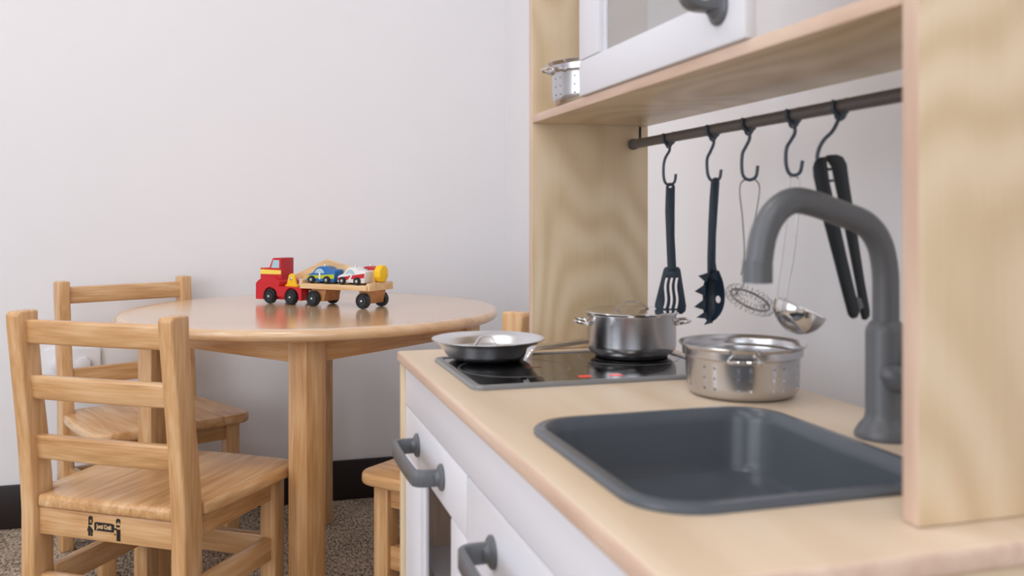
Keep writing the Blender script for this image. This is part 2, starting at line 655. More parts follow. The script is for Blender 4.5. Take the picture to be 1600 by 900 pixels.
def make_chair(label, loc, fwd_deg):
    t = thing('ladder_back_chair', label, 'chair', (loc[0], loc[1], 0), R(fwd_deg - 90), 'wooden ladder back chairs around the round table')
    # rear legs run up as the raked back posts
    back = [(0, 0), (0, .12), (0, .27), (-.003, .32), (-.008, .38), (-.017, .46), (-.027, .545), (-.029, .568)]
    front = [(.010, .573), (.011, .545), (.020, .46), (.031, .38), (.038, .32), (.041, .27), (.040, .12), (.036, 0)]
    pts = [(y, z) for y, z in back] + [(-.024, .573)] + front
    for s in (-1, 1):
        b = B(); prism(b, pts, 'x', s * .1335 - .0125, s * .1335 + .0125, .005, 3)
        obj('leg', b, wood('honey', 'z'), t)
    for s in (-1, 1):
        b = B(); box(b, s * .127 - .0145, s * .127 + .0145, .240, .271, 0, SZ - .0205, .003)
        obj('leg', b, wood('honey', 'z'), t)
    # three back slats, gently bowed
    for (z0, z1) in ((.524, .560), (.440, .476), (.348, .385)):
        zm = (z0 + z1) / 2
        yb = -.029 + (.573 - zm) * .118
        b = B()
        N = 12
        rings = []
        for i in range(N + 1):
            x = -.1215 + .243 * i / N
            yo = yb + .011 - .004 * (1 - (x / .1215) ** 2)
            sec = rrect(yo, yo + .017, z0, z1, .004, 3)
            rings.append([(x, p[0] - (p[1] - zm) * .12, p[1]) for p in sec])
        loft(b, rings, True, True)
        obj('back_slat', b, wood('honey', 'x'), t)
    # seat: dished board notched round the posts
    out = [(-.120, .004), (.120, .004), (.120, .046), (.146, .046), (.152, .08), (.158, .15), (.161, .225)]
    for i in range(7):
        a = R(90 * i / 6)
        out.append((.126 + .036 * math.cos(a), .262 + .036 * math.sin(a)))
    out2 = [(-x, y) for x, y in out[::-1]]
    full = out[1:] + [(.06, .301), (0, .303), (-.06, .301)] + out2[:-1]
    b = B()
    prism(b, full, 'z', SZ - .020, SZ, .0065, 3)
    obj('seat', b, wood('honey', 'y', ('x', .048)), t)
    # aprons
    b = B(); box(b, -.121, .121, .010, .026, .235, SZ - .0205, .002); back_ap = obj('apron', b, wood('honey', 'x'), t)
    b = B(); box(b, -.1125, .1125, .248, .264, .240, SZ - .0205, .002); obj('apron', b, wood('honey', 'x'), t)
    for s in (-1, 1):
        b = B(); prism(b, [(s * .1245 - .007, .0405), (s * .1245 + .007, .0405), (s * .127 + .007, .2402), (s * .127 - .007, .2402)], 'z', .240, SZ - .0205, .0015)
        obj('apron', b, wood('honey', 'y'), t)
    # stretchers
    b = B(); box(b, -.121, .121, .012, .028, .138, .174, .002); obj('stretcher', b, wood('honey', 'x'), t)
    b = B(); box(b, -.1125, .1125, .247, .263, .140, .178, .002); obj('stretcher', b, wood('honey', 'x'), t)
    for s in (-1, 1):
        b = B(); prism(b, [(s * .1245 - .008, .0395), (s * .1245 + .008, .0395), (s * .127 + .008, .2402), (s * .127 - .008, .2402)], 'z', .140, .178, .002)
        obj('stretcher', b, wood('honey', 'y'), t)
    return t


chA = make_chair('honey wooden ladder back chair with a black logo branded under its seat', (-.200, 1.440), 56.4)
chB = dup(chA)
chB['label'] = 'honey wooden ladder back chair against the wall, in front of the white outlet'
chB.location = (-.252, 2.208, 0); chB.rotation_euler = (0, 0, R(-64.2 - 90))
chC = dup(chA)
chC['label'] = 'honey wooden ladder back chair mostly hidden behind the play kitchen'
chC.location = (.484, 1.368, 0); chC.rotation_euler = (0, 0, R(128.7 - 90))


def text_mesh(txt, size, extrude, mat4):
    cu = bpy.data.curves.new('t', 'FONT')
    cu.body = txt
    cu.size = size
    cu.extrude = extrude
    cu.align_x = 'CENTER'
    cu.align_y = 'CENTER'
    cu.offset = size * .03
    to = bpy.data.objects.new('t', cu)
    C.objects.link(to)
    bpy.context.view_layer.update()
    me = bpy.data.meshes.new_from_object(to.evaluated_get(bpy.context.evaluated_depsgraph_get()))
    bpy.data.objects.remove(to)
    t = bmesh.new()
    t.from_mesh(me)
    bmesh.ops.transform(t, matrix=mat4, verts=t.verts)
    bpy.data.meshes.remove(me)
    return t


# logo branded on the rear apron of chair A: drawn in (x, z) on the face at y=.010, seen from behind
lg = B()
K = .00088   # one unit of the drawing
LX = -.001


def lp(pts, y0=.0092):
    prism(lg, [(LX + x * K, .2565 + z * K * .74) for x, z in pts], 'y', y0, .0102)


def disc(cx, cz, r, y0=.0092):
    lp([(cx + r * math.cos(2 * PI * i / 14), cz + r * math.sin(2 * PI * i / 14)) for i in range(14)], y0)


# sign board between the two figures
lp([(-20, -9), (19, -9), (20, 8.5), (13, 10), (-16, 10), (-20, 8.5)])
# girl on the left: hair, plait, collar, skirt, legs
disc(-28, 18, 4.2); lp([(-32, 18), (-30, 18), (-29.6, 7), (-31.6, 7)]); lp([(-25.6, 15), (-24, 16), (-23.6, 8), (-26, 8)])
lp([(-32, 7), (-24.5, 7), (-25, 3), (-32, 1)]); lp([(-32, 0), (-27, -3), (-22, -12), (-35, -12), (-33, -5)])
lp([(-32.5, -12.5), (-28.8, -12.5), (-28.8, -23), (-32.5, -23)]); lp([(-27.4, -12.5), (-24, -12.5), (-24, -23), (-27.4, -23)])
# boy on the right: cap of hair, shirt, long trousers
disc(28, 19, 4.2); lp([(24, 17), (26, 17), (25.6, 11), (24.2, 12)]); lp([(30.6, 17), (32, 17), (32, 12), (31, 12)])
lp([(24, 8.5), (32, 8.5), (30, 3.5), (24, 4)]); lp([(20, 1), (25, 1), (25, -3), (20, -3)]); lp([(24.6, -1), (32.2, -1), (32.2, -5.4), (24.6, -5.4)])
lp([(25, -5.6), (28.2, -5.6), (28.2, -27), (25, -27)]); lp([(29, -5.6), (32.2, -5.6), (32.2, -27), (29, -27)])
disc(21.5, -13, 1.5)
logo = obj('logo', lg, M['print_black'], chA, 'black branded mark of two children holding a sign')
tm = text_mesh('Jonti Craft', 8.0 * K, .0002, Matrix.Translation((LX, .0090, .2570)) @ Matrix.Rotation(PI / 2, 4, 'X') @ Matrix.Diagonal((.88, 1.25, 1, 1)))
o = obj('lettering', tm, wood('toy', 'x'), logo, 'pale lettering')

# ---------------------------------------------------------------- play kitchen
KX0, KX1, KY0, KY1 = .1755, .5, .357, 1.077
CT = .553
kit = thing('play_kitchen', 'birch and white wooden play kitchen with hob, sink and grey tap', 'play kitchen', (0, 0, 0))
# worktop with its sink opening
b = B(); box(b, KX0, KX1, KY0, KY1, CT - .0130, CT, .0032, 3)
ct = obj('worktop', b, wood('top', 'y'), kit)
sx0, sx1, sy0, sy1 = .204, .412, .436, .668
cb = B(); prism(cb, rrect(sx0 + .006, sx1 - .006, sy0 + .006, sy1 - .006, .034), 'z', CT - .05, CT + .05)
cut(ct, cb)
ct.data.materials.clear(); ct.data.materials.append(wood('top', 'y')); ct.data.materials.append(wood('ply', 'y'))
for f in ct.data.polygons:
    f.material_index = 1 if min(f.normal.x, f.normal.y) < -.6 and (f.center.x < KX0 + .002 or f.center.y < KY0 + .002) else 0
# sink
spec = [(.0, .000, .040), (.0, .0025, .040), (.0025, .0045, .038), (.008, .0048, .034), (.0105, .002, .032), (.0125, -.006, .031),
        (.0145, -.036, .030), (.018, -.044, .028), (.026, -.0485, .022), (.06, -.050, .012)]
rings = []
for ins, dz, rr in spec:
    rings.append([(p[0], p[1], CT + dz) for p in rrect(sx0 + ins, sx1 - ins, sy0 + ins, sy1 - ins, max(rr, .006))])
under = [(.0595, -.053, .012), (.022, -.051, .022), (.0115, -.036, .031), (.0085, -.001, .034), (.0, .000, .040)]
for ins, dz, rr in under:
    rings.append([(p[0], p[1], CT + dz) for p in rrect(sx0 + ins, sx1 - ins, sy0 + ins, sy1 - ins, max(rr, .006))])
b = B()
loft(b, rings[:10], False, True)
loft(b, rings[10:], True, False)
bmesh.ops.remove_doubles(b, verts=b.verts, dist=1e-6)
obj('sink', b, M['sink'], kit)
# hob
hx0, hx1, hy0, hy1 = .202, .475, .806, .993
hob = B()
hr = []
for ins, dz, rr in [(.0, .0, .012), (.0, .0025, .012), (.0015, .004, .0105), (.0075, .004, .006), (.0085, .0028, .005), (.0085, .0, .005)]:
    hr.append([(p[0], p[1], CT + dz) for p in rrect(hx0 + ins, hx1 - ins, hy0 + ins, hy1 - ins, rr)])
loft(hob, hr)
hobo = obj('hob', hob, M['frame'], kit)
b = B(); prism(b, rrect(hx0 + .008, hx1 - .008, hy0 + .008, hy1 - .008, .005), 'z', CT + .0002, CT + .0030)
obj('hob_glass', b, M['glassblk'], hobo)
GZ = CT + .0030
for (cx, cy, r) in ((.2700, .905, .058), (.412, .935, .056)):
    b = B(); lathe(b, [(r, GZ), (r, GZ + .0002), (r - .0010, GZ + .0002), (r - .0010, GZ)], cx, cy, 0, 64)
    obj('burner_ring', b, M['ringm'], hobo)
for (u, v) in ((914, 588), (962, 586)):
    p = at(u, v, (CZ - GZ) * 1420 / (v - 338))
    b = B(); prism(b, rrect(p.x - .0065, p.x + .0065, p.y - .0045, p.y + .0045, .002, 4), 'z', GZ, GZ + .0003)
    obj('indicator_or_reflection', b, M['redlight'], hobo, 'red glowing mark')
p = at(833, 573, (CZ - GZ) * 1420 / (573 - 338))  # a red reflection in the glass, painted as a dim patch
b = B(); prism(b, rrect(p.x - .0075, p.x + .0075, p.y - .005, p.y + .005, .002, 4), 'z', GZ, GZ + .0003)
obj('indicator_or_reflection', b, M['redreflect'], hobo, 'dim red reflection painted on the glass')
# cabinet carcass
for (y0, y1) in ((1.0593, 1.072), (.362, .3747)):
    b = B(); box(b, .178, .496, y0, y1, .0, CT - .0131, .002)
    obj('side_panel', b, wood('birch', 'z'), kit)
b = B(); box(b, .1965, .49, .748, .758, .04, CT - .0131, .001); obj('divider', b, wood('birch', 'z'), kit)
b = B(); box(b, .19, .49, .3750, 1.059, .030, .040, .001); obj('cabinet_floor', b, wood('birch', 'y'), kit)
b = B(); box(b, .183, .195, .3755, 1.0587, .4925, CT - .0131, .0015); obj('fascia', b, M['white'], kit)
b = B(); box(b, .20, .47, .7585, 1.0565, .317, .323, .001); obj('oven_shelf', b, M['white'], kit)


def bow_handle(parent, origin, vec_a, vec_out, L=.127, proj=.0255):
    """two round posts carrying a flat bowed bar"""
    A, O = Vector(vec_a), Vector(vec_out)
    N = A.cross(O)
    b = B()
    base = Vector(origin)
    for s in (0, 1):
        c = base + A * (L * s)
        rot = O.to_track_quat('Z', 'Y').to_matrix().to_4x4()
        lathe(b, [(0, 0), (.0128, 0), (.0128, .0018), (.011, .0034), (.0085, .0040), (.0060, .0080), (0, .0080)], c.x, c.y, c.z, 32, mat=rot)
    # bar
    path = [(0, .003), (0, .013), (.0008, .0195), (.0045, .0245), (.013, .0262), (L / 2, .0272), (L - .013, .0262), (L - .0045, .0245), (L - .0008, .0195), (L, .013), (L, .003)]
    path = [(a, o + (proj - .0255)) for a, o in path]
    sm = smooth_path([(a, o, 0) for a, o in path], 6)
    t = B()
    rings = []
    for i, p in enumerate(sm):
        d = (sm[min(i + 1, len(sm) - 1)] - sm[max(i - 1, 0)]).normalized()
        nrm = Vector((-d.y, d.x, 0))
        ring = []
        for (w_, h_) in ((-.0030, -.0068), (-.0020, -.0080), (.0020, -.0080), (.0030, -.0068), (.0030, .0068), (.0020, .0080), (-.0020, .0080), (-.0030, .0068)):
            q = p + nrm * w_
            ring.append(base + A * q.x + O * q.y + N * h_)
        rings.append(ring)
    loft(b, rings, True, True)
    return obj('handle', b, M['grey'], parent, 'grey bow handle', ang=40)


# oven door: frame round a clear window
od = B()
Z0, Z1 = .055, .4915
FX0, FX1 = .183, .189
oy0, oy1 = .7565, 1.0585
wy0, wy1, wz0, wz1 = .8177, .9477, .16, .4363
box(od, FX0, FX1, oy0, oy1, wz1, Z1, .0015)
box(od, FX0, FX1, oy0, oy1, Z0, wz0, .0015)
box(od, FX0, FX1, oy0, wy0, wz0 + .0003, wz1 - .0003, .0015)
box(od, FX0, FX1, wy1 + .026, oy1, wz0 + .0003, wz1 - .0003, .0015)
box(od, FX0 + .0015, FX1, wy1, wy1 + .0255, wz0 + .0003, wz1 - .0003, .001)
door = obj('oven_door', od, M['white'], kit)
b = B(); box(b, FX1 - .003, FX1 - .001, wy0 - .001, wy1 + .001, wz0 - .001, wz1 + .001); obj('window_pane', b, M['pane'], door, 'clear plastic pane')
bow_handle(door, (FX0 - .0003, .981, .463), (0, -1, 0), (-1, 0, 0))
b = B(); box(b, .1955, .492, 1.0570, 1.0591, .041, .49, 0); obj('oven_warm_sheet', b, wood('honey', 'z'), kit, 'added brown sheet standing in for warm light inside the oven')  # added sheet; its brown stands in for warm light on the birch
# cupboard door under the sink
b = B(); box(b, FX0, FX1, .3765, .7525, Z0, Z1, .0015)
d2 = obj('cupboard_door', b, M['white'], kit)
bow_handle(d2, (FX0 - .0003, .670, .4565), (0, -1, 0), (-1, 0, 0))
# upper part: two side panels, shelf, top, rail
UX0, UX1 = .331, .4825
SHZ = CZ + .1112
for (y0, y1) in ((1.0346, 1.0473), (.3865, .3992)):
    b = B(); box(b, UX0, UX1, y0, y1, CT + .0002, 1.12, .0015)
    o = obj('upper_side_panel', b, None, kit, mats=[wood('birch', 'z'), wood('ply', 'z')])
    for f in o.data.polygons:
        if f.normal.x < -.6:
            f.material_index = 1
b = B(); box(b, UX0, UX1 - .003, .3995, 1.0343, SHZ, SHZ + .0100, .0012)
o = obj('shelf', b, None, kit, mats=[wood('birch', 'y'), wood('ply', 'y')])
for f in o.data.polygons:
    if f.normal.x < -.6:
        f.material_index = 1
b = B(); box(b, UX0, UX1 - .003, .3995, 1.0343, 1.105, 1.117, .0012); obj('top_board', b, wood('birch', 'y'), kit)
b = B(); box(b, .470, .4725, 1.0335, 1.0349, CZ + .09, SHZ - .0005); obj('panel_slot', b, M['slot'], kit)
RXX, RZZ, RR = .4615, CZ + .0888, .0056
b = B(); tube(b, [(RXX, .3993, RZZ), (RXX, 1.0344, RZZ)], RR, 24); rl = obj('hanging_rail', b, M['rail'], kit)
b = B(); tube(b, [(RXX, 1.0300, RZZ), (RXX, 1.0345, RZZ)], RR + .0012, 24); obj('rail_end_cap', b, M['rail'], rl)
# sliding upper door with a milky pane
dx0, dx1 = .3275, .3375
dy0, dy1 = .549, .868
dz0, dz1 = SHZ + .0104, 1.1045
b = B()
box(b, dx0, dx1, dy0, dy1, dz0, dz0 + .036, .002)
box(b, dx0, dx1, dy0, dy1, dz1 - .036, dz1, .002)
box(b, dx0, dx1, dy0, dy0 + .050, dz0 + .0362, dz1 - .0362, .002)
box(b, dx0, dx1, dy1 - .054, dy1, dz0 + .0362, dz1 - .0362, .002)
box(b, dx0 + .004, dx1, dy0 + .050, dy0 + .058, dz0 + .0362, dz1 - .0362, .001)
box(b, dx0 + .004, dx1, dy1 - .062, dy1 - .054, dz0 + .0362, dz1 - .0362, .001)
ud = obj('sliding_door', b, M['white'], kit)
b = B(); box(b, dx1 - .004, dx1 - .002, dy0 + .04, dy1 - .045, dz0 + .03, dz1 - .03); obj('door_pane', b, M['frost'], ud, 'milky grey plastic pane')
bow_handle(ud, (dx0 - .0003, .5830, .8625), (0, 0, 1), (-1, 0, 0), .127)
# tap
fd = .6586
fb = at(1384, 683, fd)
fx, fy = fb.x, fb.y
b = B()
lathe(b, [(0, CT), (.0215, CT), (.0218, CT + .003), (.0185, CT + .009), (.0150, CT + .013), (.0140, CT + .018), (.0140, CT + .076), (.0135, CT + .079), (.0112, CT + .083), (.0096, CT + .0845), (0, CT + .0845)], fx, fy, 0, 48)
tap = obj('tap', b, M['grey'], kit)
ol = .113
sd_ = Vector((-1, -.06, 0)).normalized()
pz_ = lambda s, z: (fx + sd_.x * s, fy + sd_.y * s, z)
b = B()
tube(b, [pz_(0, CT + .083), pz_(0, .655), pz_(.0008, .675), pz_(.006, .694), pz_(.0185, .7075), pz_(.040, .7150), pz_(.066, .7225), pz_(.082, .7235), pz_(.0955, .7155), pz_(.1045, .7010), pz_(.1085, .682), pz_(.1095, .671)], .0093, 24, 6)
obj('tap_spout', b, M['grey'], tap)
b = B(); tube(b, [pz_(.1095, .683), pz_(.1096, .6675)], .0101, 24)
obj('spout_nozzle', b, M['grey'], tap)
b = B()
t = B(); bmesh.ops.create_uvsphere(t, u_segments=24, v_segments=16, radius=1)
lv = at(1402, 592, fd - .017)
join(b, t, Matrix.Translation(lv) @ Matrix.Rotation(-TH, 4, 'Z') @ Matrix.Rotation(R(28), 4, 'Y') @ Matrix.Diagonal((.0130, .0085, .0090, 1)))
tube(b, [lv, lv + Vector((.010, -.008, .006)), lv + Vector((.024, -.014, .016))], .0046, 12, 5)
obj('tap_lever', b, M['grey'], tap)


# ---------------------------------------------------------------- cookware
def wire_loop(b, cx, cy, z, ang, R0, w, out, r=.0017, drop=0):
    """a loop handle leaving a round wall of radius R0 in direction ang"""
    ca, sa = math.cos(ang), math.sin(ang)

    def P(o, s, dz=0):
        return (cx + ca * (R0 + o) - sa * s, cy + sa * (R0 + o) + ca * s, z + dz)
    tube(b, [P(-.004, -w, -.001), P(.002, -w), P(out * .7, -w * .93, drop * .7), P(out, -w * .6, drop), P(out, 0, drop), P(out, w * .6, drop), P(out * .7, w * .93, drop * .7), P(.002, w), P(-.004, w, -.001)], r, 10, 5)


# lidded pot on the hob
pc = at(988, 560, 1.024)
PX, PY = .4195, .944
pot = thing('toy_pot', 'stainless steel toy pot with its lid on, standing on the hob', 'pot', (PX, PY, GZ + .0004))
H = .048
b = B()
lathe(b, [(0, .0035), (.0400, .0035), (.0455, .0045), (.0492, .009), (.0500, .014), (.0500, H - .003), (.0508, H - .001), (.0508, H), (.0496, H), (.0490, H - .003), (.0490, .014), (.0450, .0065), (0, .0062)], 0, 0, 0, 72)
obj('pot_body', b, M['steel'], pot)
b = B(); lathe(b, [(0, 0), (.0385, 0), (.0405, .0008), (.0410, .0035), (0, .0036)], 0, 0, 0, 64); obj('pot_base', b, M['potbase'], pot, 'dark round base disc')
for s in (PI - .30, -.30):
    b = B(); wire_loop(b, 0, 0, H - .010, s, .0500, .0165, .014, .0019, .002)
    for q in (-1, 1):
        p = Vector((math.cos(s) * .0492 - math.sin(s) * .0165 * q, math.sin(s) * .0492 + math.cos(s) * .0165 * q, H - .010))
        lathe(b, [(0, -.003), (.003, -.002), (.003, .002), (0, .003)], p.x, p.y, p.z, 12)
    obj('handle', b, M['polish'], pot)


def lid(name, label, loc, r, dome, yaw, hl=.030, hh=.0105, hw=.0024):
    t = thing(name, label, 'lid', loc, yaw)
    b = B()
    lathe(b, [(0, dome), (r * .35, dome * .93), (r * .7, dome * .62), (r * .90, .0034), (r * .97, .0032), (r, .0028), (r + .0006, .0018), (r, 0), (r * .9, 0), (r * .6, dome * .45), (0, dome * .8)], 0, 0, 0, 72)
    obj('lid_disc', b, M['polish'], t)
    b = B()
    sec = []
    P_ = smooth_path([(-hl / 2 - .002, 0, dome * .9 + .0004), (-hl / 2 + .001, 0, dome + .0015), (-hl / 4, 0, dome + hh * .85), (0, 0, dome + hh), (hl / 4, 0, dome + hh * .85), (hl / 2 - .001, 0, dome + .0015), (hl / 2 + .002, 0, dome * .9 + .0004)], 5)
    rg = []
    for i, p in enumerate(P_):
        d = (P_[min(i + 1, len(P_) - 1)] - P_[max(0, i - 1)]).normalized()
        nn = Vector((-d.z, 0, d.x))
        rg.append([p + Vector((0, yy, 0)) + nn * zz for yy, zz in ((-hw, -.0007), (hw, -.0007), (hw, .0007), (-hw, .0007))])
    loft(b, rg, True, True)
    obj('handle', b, M['polish'], t)
    return t


lid('pot_lid', 'domed steel lid with an arched handle, on the toy pot', (PX, PY, GZ + .0004 + H + .0001), .0525, .0050, R(-14), .034, .0078, .0042)

# frying pan
FX, FY = .2585, .9665
pan = thing('toy_frying_pan', 'shallow steel toy frying pan on the hob, holding a lid', 'frying pan', (FX, FY, GZ + .0004))
b = B()
lathe(b, [(0, .0015), (.036, .0015), (.0425, .0028), (.0470, .0070), (.0525, .0155), (.0575, .0203), (.0620, .0222), (.0620, .0230), (.0580, .0216), (.0515, .0172), (.0458, .0086), (.0415, .0048), (.034, .0034), (0, .0034)], 0, 0, 0, 80)
obj('pan_body', b, M['brush'], pan)
b = B(); lathe(b, [(0, 0), (.034, 0), (.036, .0016), (0, .0016)], 0, 0, 0, 64); obj('pan_base', b, M['potbase'], pan, 'dark round base disc')
h0 = at(833, 547.5, .935); h1 = at(915, 534.5, .962)
hv = Vector((h1.x - h0.x, h1.y - h0.y, 0)); hlen = hv.length; hv.normalize()
b = B()
hn = Vector((-hv.y, hv.x, 0))
st = Vector((h0.x - FX, h0.y - FY, 0))
zc = .0245
pts_ = [(st - hv * .0105, .0085), (st - hv * .0070, .0140), (st - hv * .003, .0190), (st + hv * .005, .0212), (st + hv * .03, .0226), (st + hv * (hlen - .004), .0246), (st + hv * hlen, .0244)]
P_ = smooth_path([(p.x, p.y, z) for p, z in pts_], 6)
rg = []
for i, p in enumerate(P_):
    d = (P_[min(i + 1, len(P_) - 1)] - P_[max(0, i - 1)]).normalized()
    nn = hn.cross(d) * -1
    wv = .0058
    rg.append([p + hn * a_ + nn * c_ for a_, c_ in ((-wv, -.0014), (-wv * .8, -.0021), (wv * .8, -.0021), (wv, -.0014), (wv, .0014), (wv * .8, .0021), (-wv * .8, .0021), (-wv, .0014))])
loft(b, rg, True, True)
obj('handle', b, M['polish'], pan)
lid('pan_lid', 'small steel lid with a thin arched handle, lying in the frying pan', (FX - .002, FY + .002, GZ + .0086), .0445, .0035, R(5), .030, .0125)


def strainer(label, loc, yaw):
    t = thing('toy_strainer', label, 'strainer', loc, yaw)
    H = .0455
    b = B()
    lathe(b, [(0, 0), (.0400, 0), (.0455, .0015), (.0490, .0055), (.0498, .011), (.0503, .0335), (.0508, .0350), (.0530, .0362), (.0532, .0375), (.0535, .0425), (.0560, .0450), (.0566, .0458), (.0560, .0464),
              (.0530, .0440), (.0522, .0425), (.0518, .0380), (.0498, .0362), (.0493, .0335), (.0488, .011), (.0480, .0062), (.0450, .0028), (.0400, .0013), (0, .0013)], 0, 0, 0, 96)
    body = obj('strainer_body', b, M['steel'], t)
    cb = B()
    for k in range(10):
        for dk in (-.105, .105):
            a = 2 * PI * k / 10 + dk
            for z in (.0105, .0195, .0285):
                rot = Matrix.Rotation(a, 4, 'Z') @ Matrix.Translation((.044, 0, z)) @ Matrix.Rotation(PI / 2, 4, 'Y')
                lathe(cb, [(0, 0), (.00135, 0), (.00135, .012), (0, .012)], 0, 0, 0, 10, mat=rot)
    loc0, rot0 = t.location.copy(), t.rotation_euler.copy()
    cut(body, cb)
    for s in (0, PI):
        b = B(); wire_loop(b, 0, 0, .0358, s, .0520, .0140, .013, .0017, .0015)
        obj('handle', b, M['polish'], t)
    return t


st1 = strainer('perforated steel strainer pot standing behind the sink', (.4325, .7290, CT + .0002), R(-118))
st2 = dup(st1)
st2['label'] = 'perforated steel strainer on the upper shelf, half hidden by the white door'
st2.location = (.3765, .9400, SHZ + .0102)
st2.rotation_euler = (0, 0, R(190))
for o in (st1, st2):
    o['group'] = 'perforated toy strainers'


# ---------------------------------------------------------------- hooks and hanging utensils
def rail_y(u):
    k = (u - 800) / 1420
    s, c = math.sin(TH), math.cos(TH)
    return RXX * (c - k * s) / (s + k * c)


def depth_of(x, y):
    return x * math.sin(TH) + y * math.cos(TH)


def hang_frame(name, label, cat, u0, v0, depth, group=None):
    p = at(u0, v0, depth)
    t = thing(name, label, cat, p, -TH, group)
    k = depth / 1420

    def L(u, v, off=0):
        return (((u - u0) * k), off, -(v - v0) * k)
    return t, L, k


hooks = [  # rail u, rail centre v, then wire (u,v)
    ('dark grey hook on the rail carrying the slotted turner', 1045, 216, [(1046, 226), (1046, 236), (1040, 246), (1037, 258), (1037, 276), (1040, 286), (1047, 289), (1054, 284), (1056, 272)], .0016),
    ('dark grey hook on the rail carrying the toothed pasta server', 1114, 204, [(1115, 214), (1115, 226), (1110, 237), (1105, 248), (1105, 266), (1108, 278), (1115, 283), (1124, 279), (1127, 265)], .0016),
    ('dark grey hook on the rail carrying the coiled wire whisk', 1170, 193, [(1171, 204), (1171, 218), (1165, 230), (1160, 241), (1159, 262), (1162, 276), (1171, 281), (1181, 276), (1184, 259)], .0016),
    ('dark grey hook on the rail carrying the steel ladle', 1240, 180, [(1241, 193), (1242, 208), (1236, 219), (1229, 232), (1228, 254), (1232, 269), (1240, 274), (1250, 269), (1254, 251)], .0016),
    ('dark grey hook on the rail carrying the black tongs', 1313, 166, [(1312, 180), (1308, 192), (1300, 206), (1288, 218), (1280, 232), (1277, 246), (1280, 258), (1288, 266), (1293, 262)], .0016),
]
HD = []
for (lab, u, v, wire, r) in hooks:
    y = rail_y(u)
    d = depth_of(RXX, y)
    HD.append(d)
    t, L, k = hang_frame('rail_hook', lab, 'hook', u, 338 - (RZZ - CZ) / d * 1420, d, 'hooks on the kitchen rail')
    vc = 338 - (RZZ - CZ) / d * 1420
    b = B()
    # open ring clipped round the rail (in the plane square to the rail)
    pts = []
    for i in range(15):
        a = R(-215 + 270 * i / 14 + 0)
        pts.append((a))
    ring = []
    for a in pts:
        vx = math.cos(a) * (RR + .0019); vz = math.sin(a) * (RR + .0019)
        # world x direction in the local frame
        ring.append((vx * math.cos(TH), vx * math.sin(TH), vz))
    tube(b, ring, .0018, 10)
    tube(b, [(-math.sin(TH) * .0062 * math.cos(R(q)), math.cos(TH) * .0062 * math.cos(R(q)), -RR - .0012 + .0042 * math.sin(R(q))) for q in range(20, -201, -20)], .0013, 8)
    top = (0, 0, -(RR + .0019))
    pts = [top] + [L(pu, pv + (vc - v) * (1 if i < 2 else 0)) for i, (pu, pv) in enumerate(wire)]
    tube(b, pts, r, 10, 5)
    tag_o = obj('hook_wire', b, M['hook'], t, ang=60)

# slotted turner
d = HD[0]
t, L, k = hang_frame('slotted_turner', 'dark blue-grey slotted turner hanging beside the side panel', 'turner', 1047, 289, d)
b = B()
prism(b, [L(u, v)[::2] for u, v in [(1040.5, 292), (1042, 287), (1047, 285), (1052.5, 287), (1054.5, 292), (1054, 330), (1054, 370), (1056.5, 418), (1058, 424), (1042, 424), (1043, 418), (1041, 370), (1039.5, 330)]], 'y', -.0026, .0026, .0014, 2)
hnd = obj('handle', b, M['dark'], t)
cb = B(); lathe(cb, [(0, -.02), (.0021, -.02), (.0021, .02), (0, .02)], 0, 0, -.0015, 16, mat=Matrix.Rotation(PI / 2, 4, 'X')); cut(hnd, cb)
b = B()
prism(b, [L(u, v)[::2] for u, v in [(1040, 417), (1060, 417), (1063, 421), (1072, 478), (1071, 486), (1065, 491), (1054, 489), (1040, 486), (1028, 485), (1023, 480), (1023.5, 474), (1037, 420)]], 'y', -.0016, .0012, .0008, 2)
bl = obj('blade', b, M['dark'], t)
cb = B()
for (ut, ub) in ((1042, 1038), (1050, 1047), (1058, 1056)):
    pl, pr = [], []
    for i in range(9):
        f = i / 8
        uc = ut + (ub - ut) * f + 1.6 * math.sin(f * 2 * PI) * -1
        pl.append(L(uc - 2.1, 434 + 48 * f)[::2]); pr.append(L(uc + 2.1, 434 + 48 * f)[::2])
    prism(cb, pl + pr[::-1], 'y', -.01, .01)
cut(bl, cb)

# pasta server
d = HD[1]
t, L, k = hang_frame('pasta_server', 'dark toothed pasta server hanging between turner and whisk', 'pasta server', 1116, 281, d)
b = B()
prism(b, [L(u, v)[::2] for u, v in [(1111, 284), (1113, 279), (1118, 276.5), (1123, 279), (1124, 285), (1121, 330), (1118.5, 370), (1118, 410), (1121, 428), (1126, 440), (1108, 436), (1105.5, 425), (1105.5, 400), (1107, 350), (1109, 310)]], 'y', -.0024, .0028, .0014, 2)
obj('handle', b, M['dark'], t)
# scooped head: a curved bowl, open to the front, with pointed teeth along its left rim
b = B()
rows = [(422, 1108, 1121), (428, 1103, 1123), (435, 1099, 1126), (443, 1097, 1128), (452, 1096, 1129.5), (462, 1095.5, 1130), (472, 1095.5, 1129.5), (482, 1096, 1127), (490, 1097.5, 1123), (497, 1100, 1117), (502, 1103, 1110)]
NC = 10


def bowl_pt(v, ul, ur, f, back):
    dep = .0105 * math.sin(PI * min(1, max(.08, (v - 416) / 92)))
    c = 4 * f * (1 - f)
    return L(ul + (ur - ul) * f, v, -.0075 + dep * c * 1.25 + back)


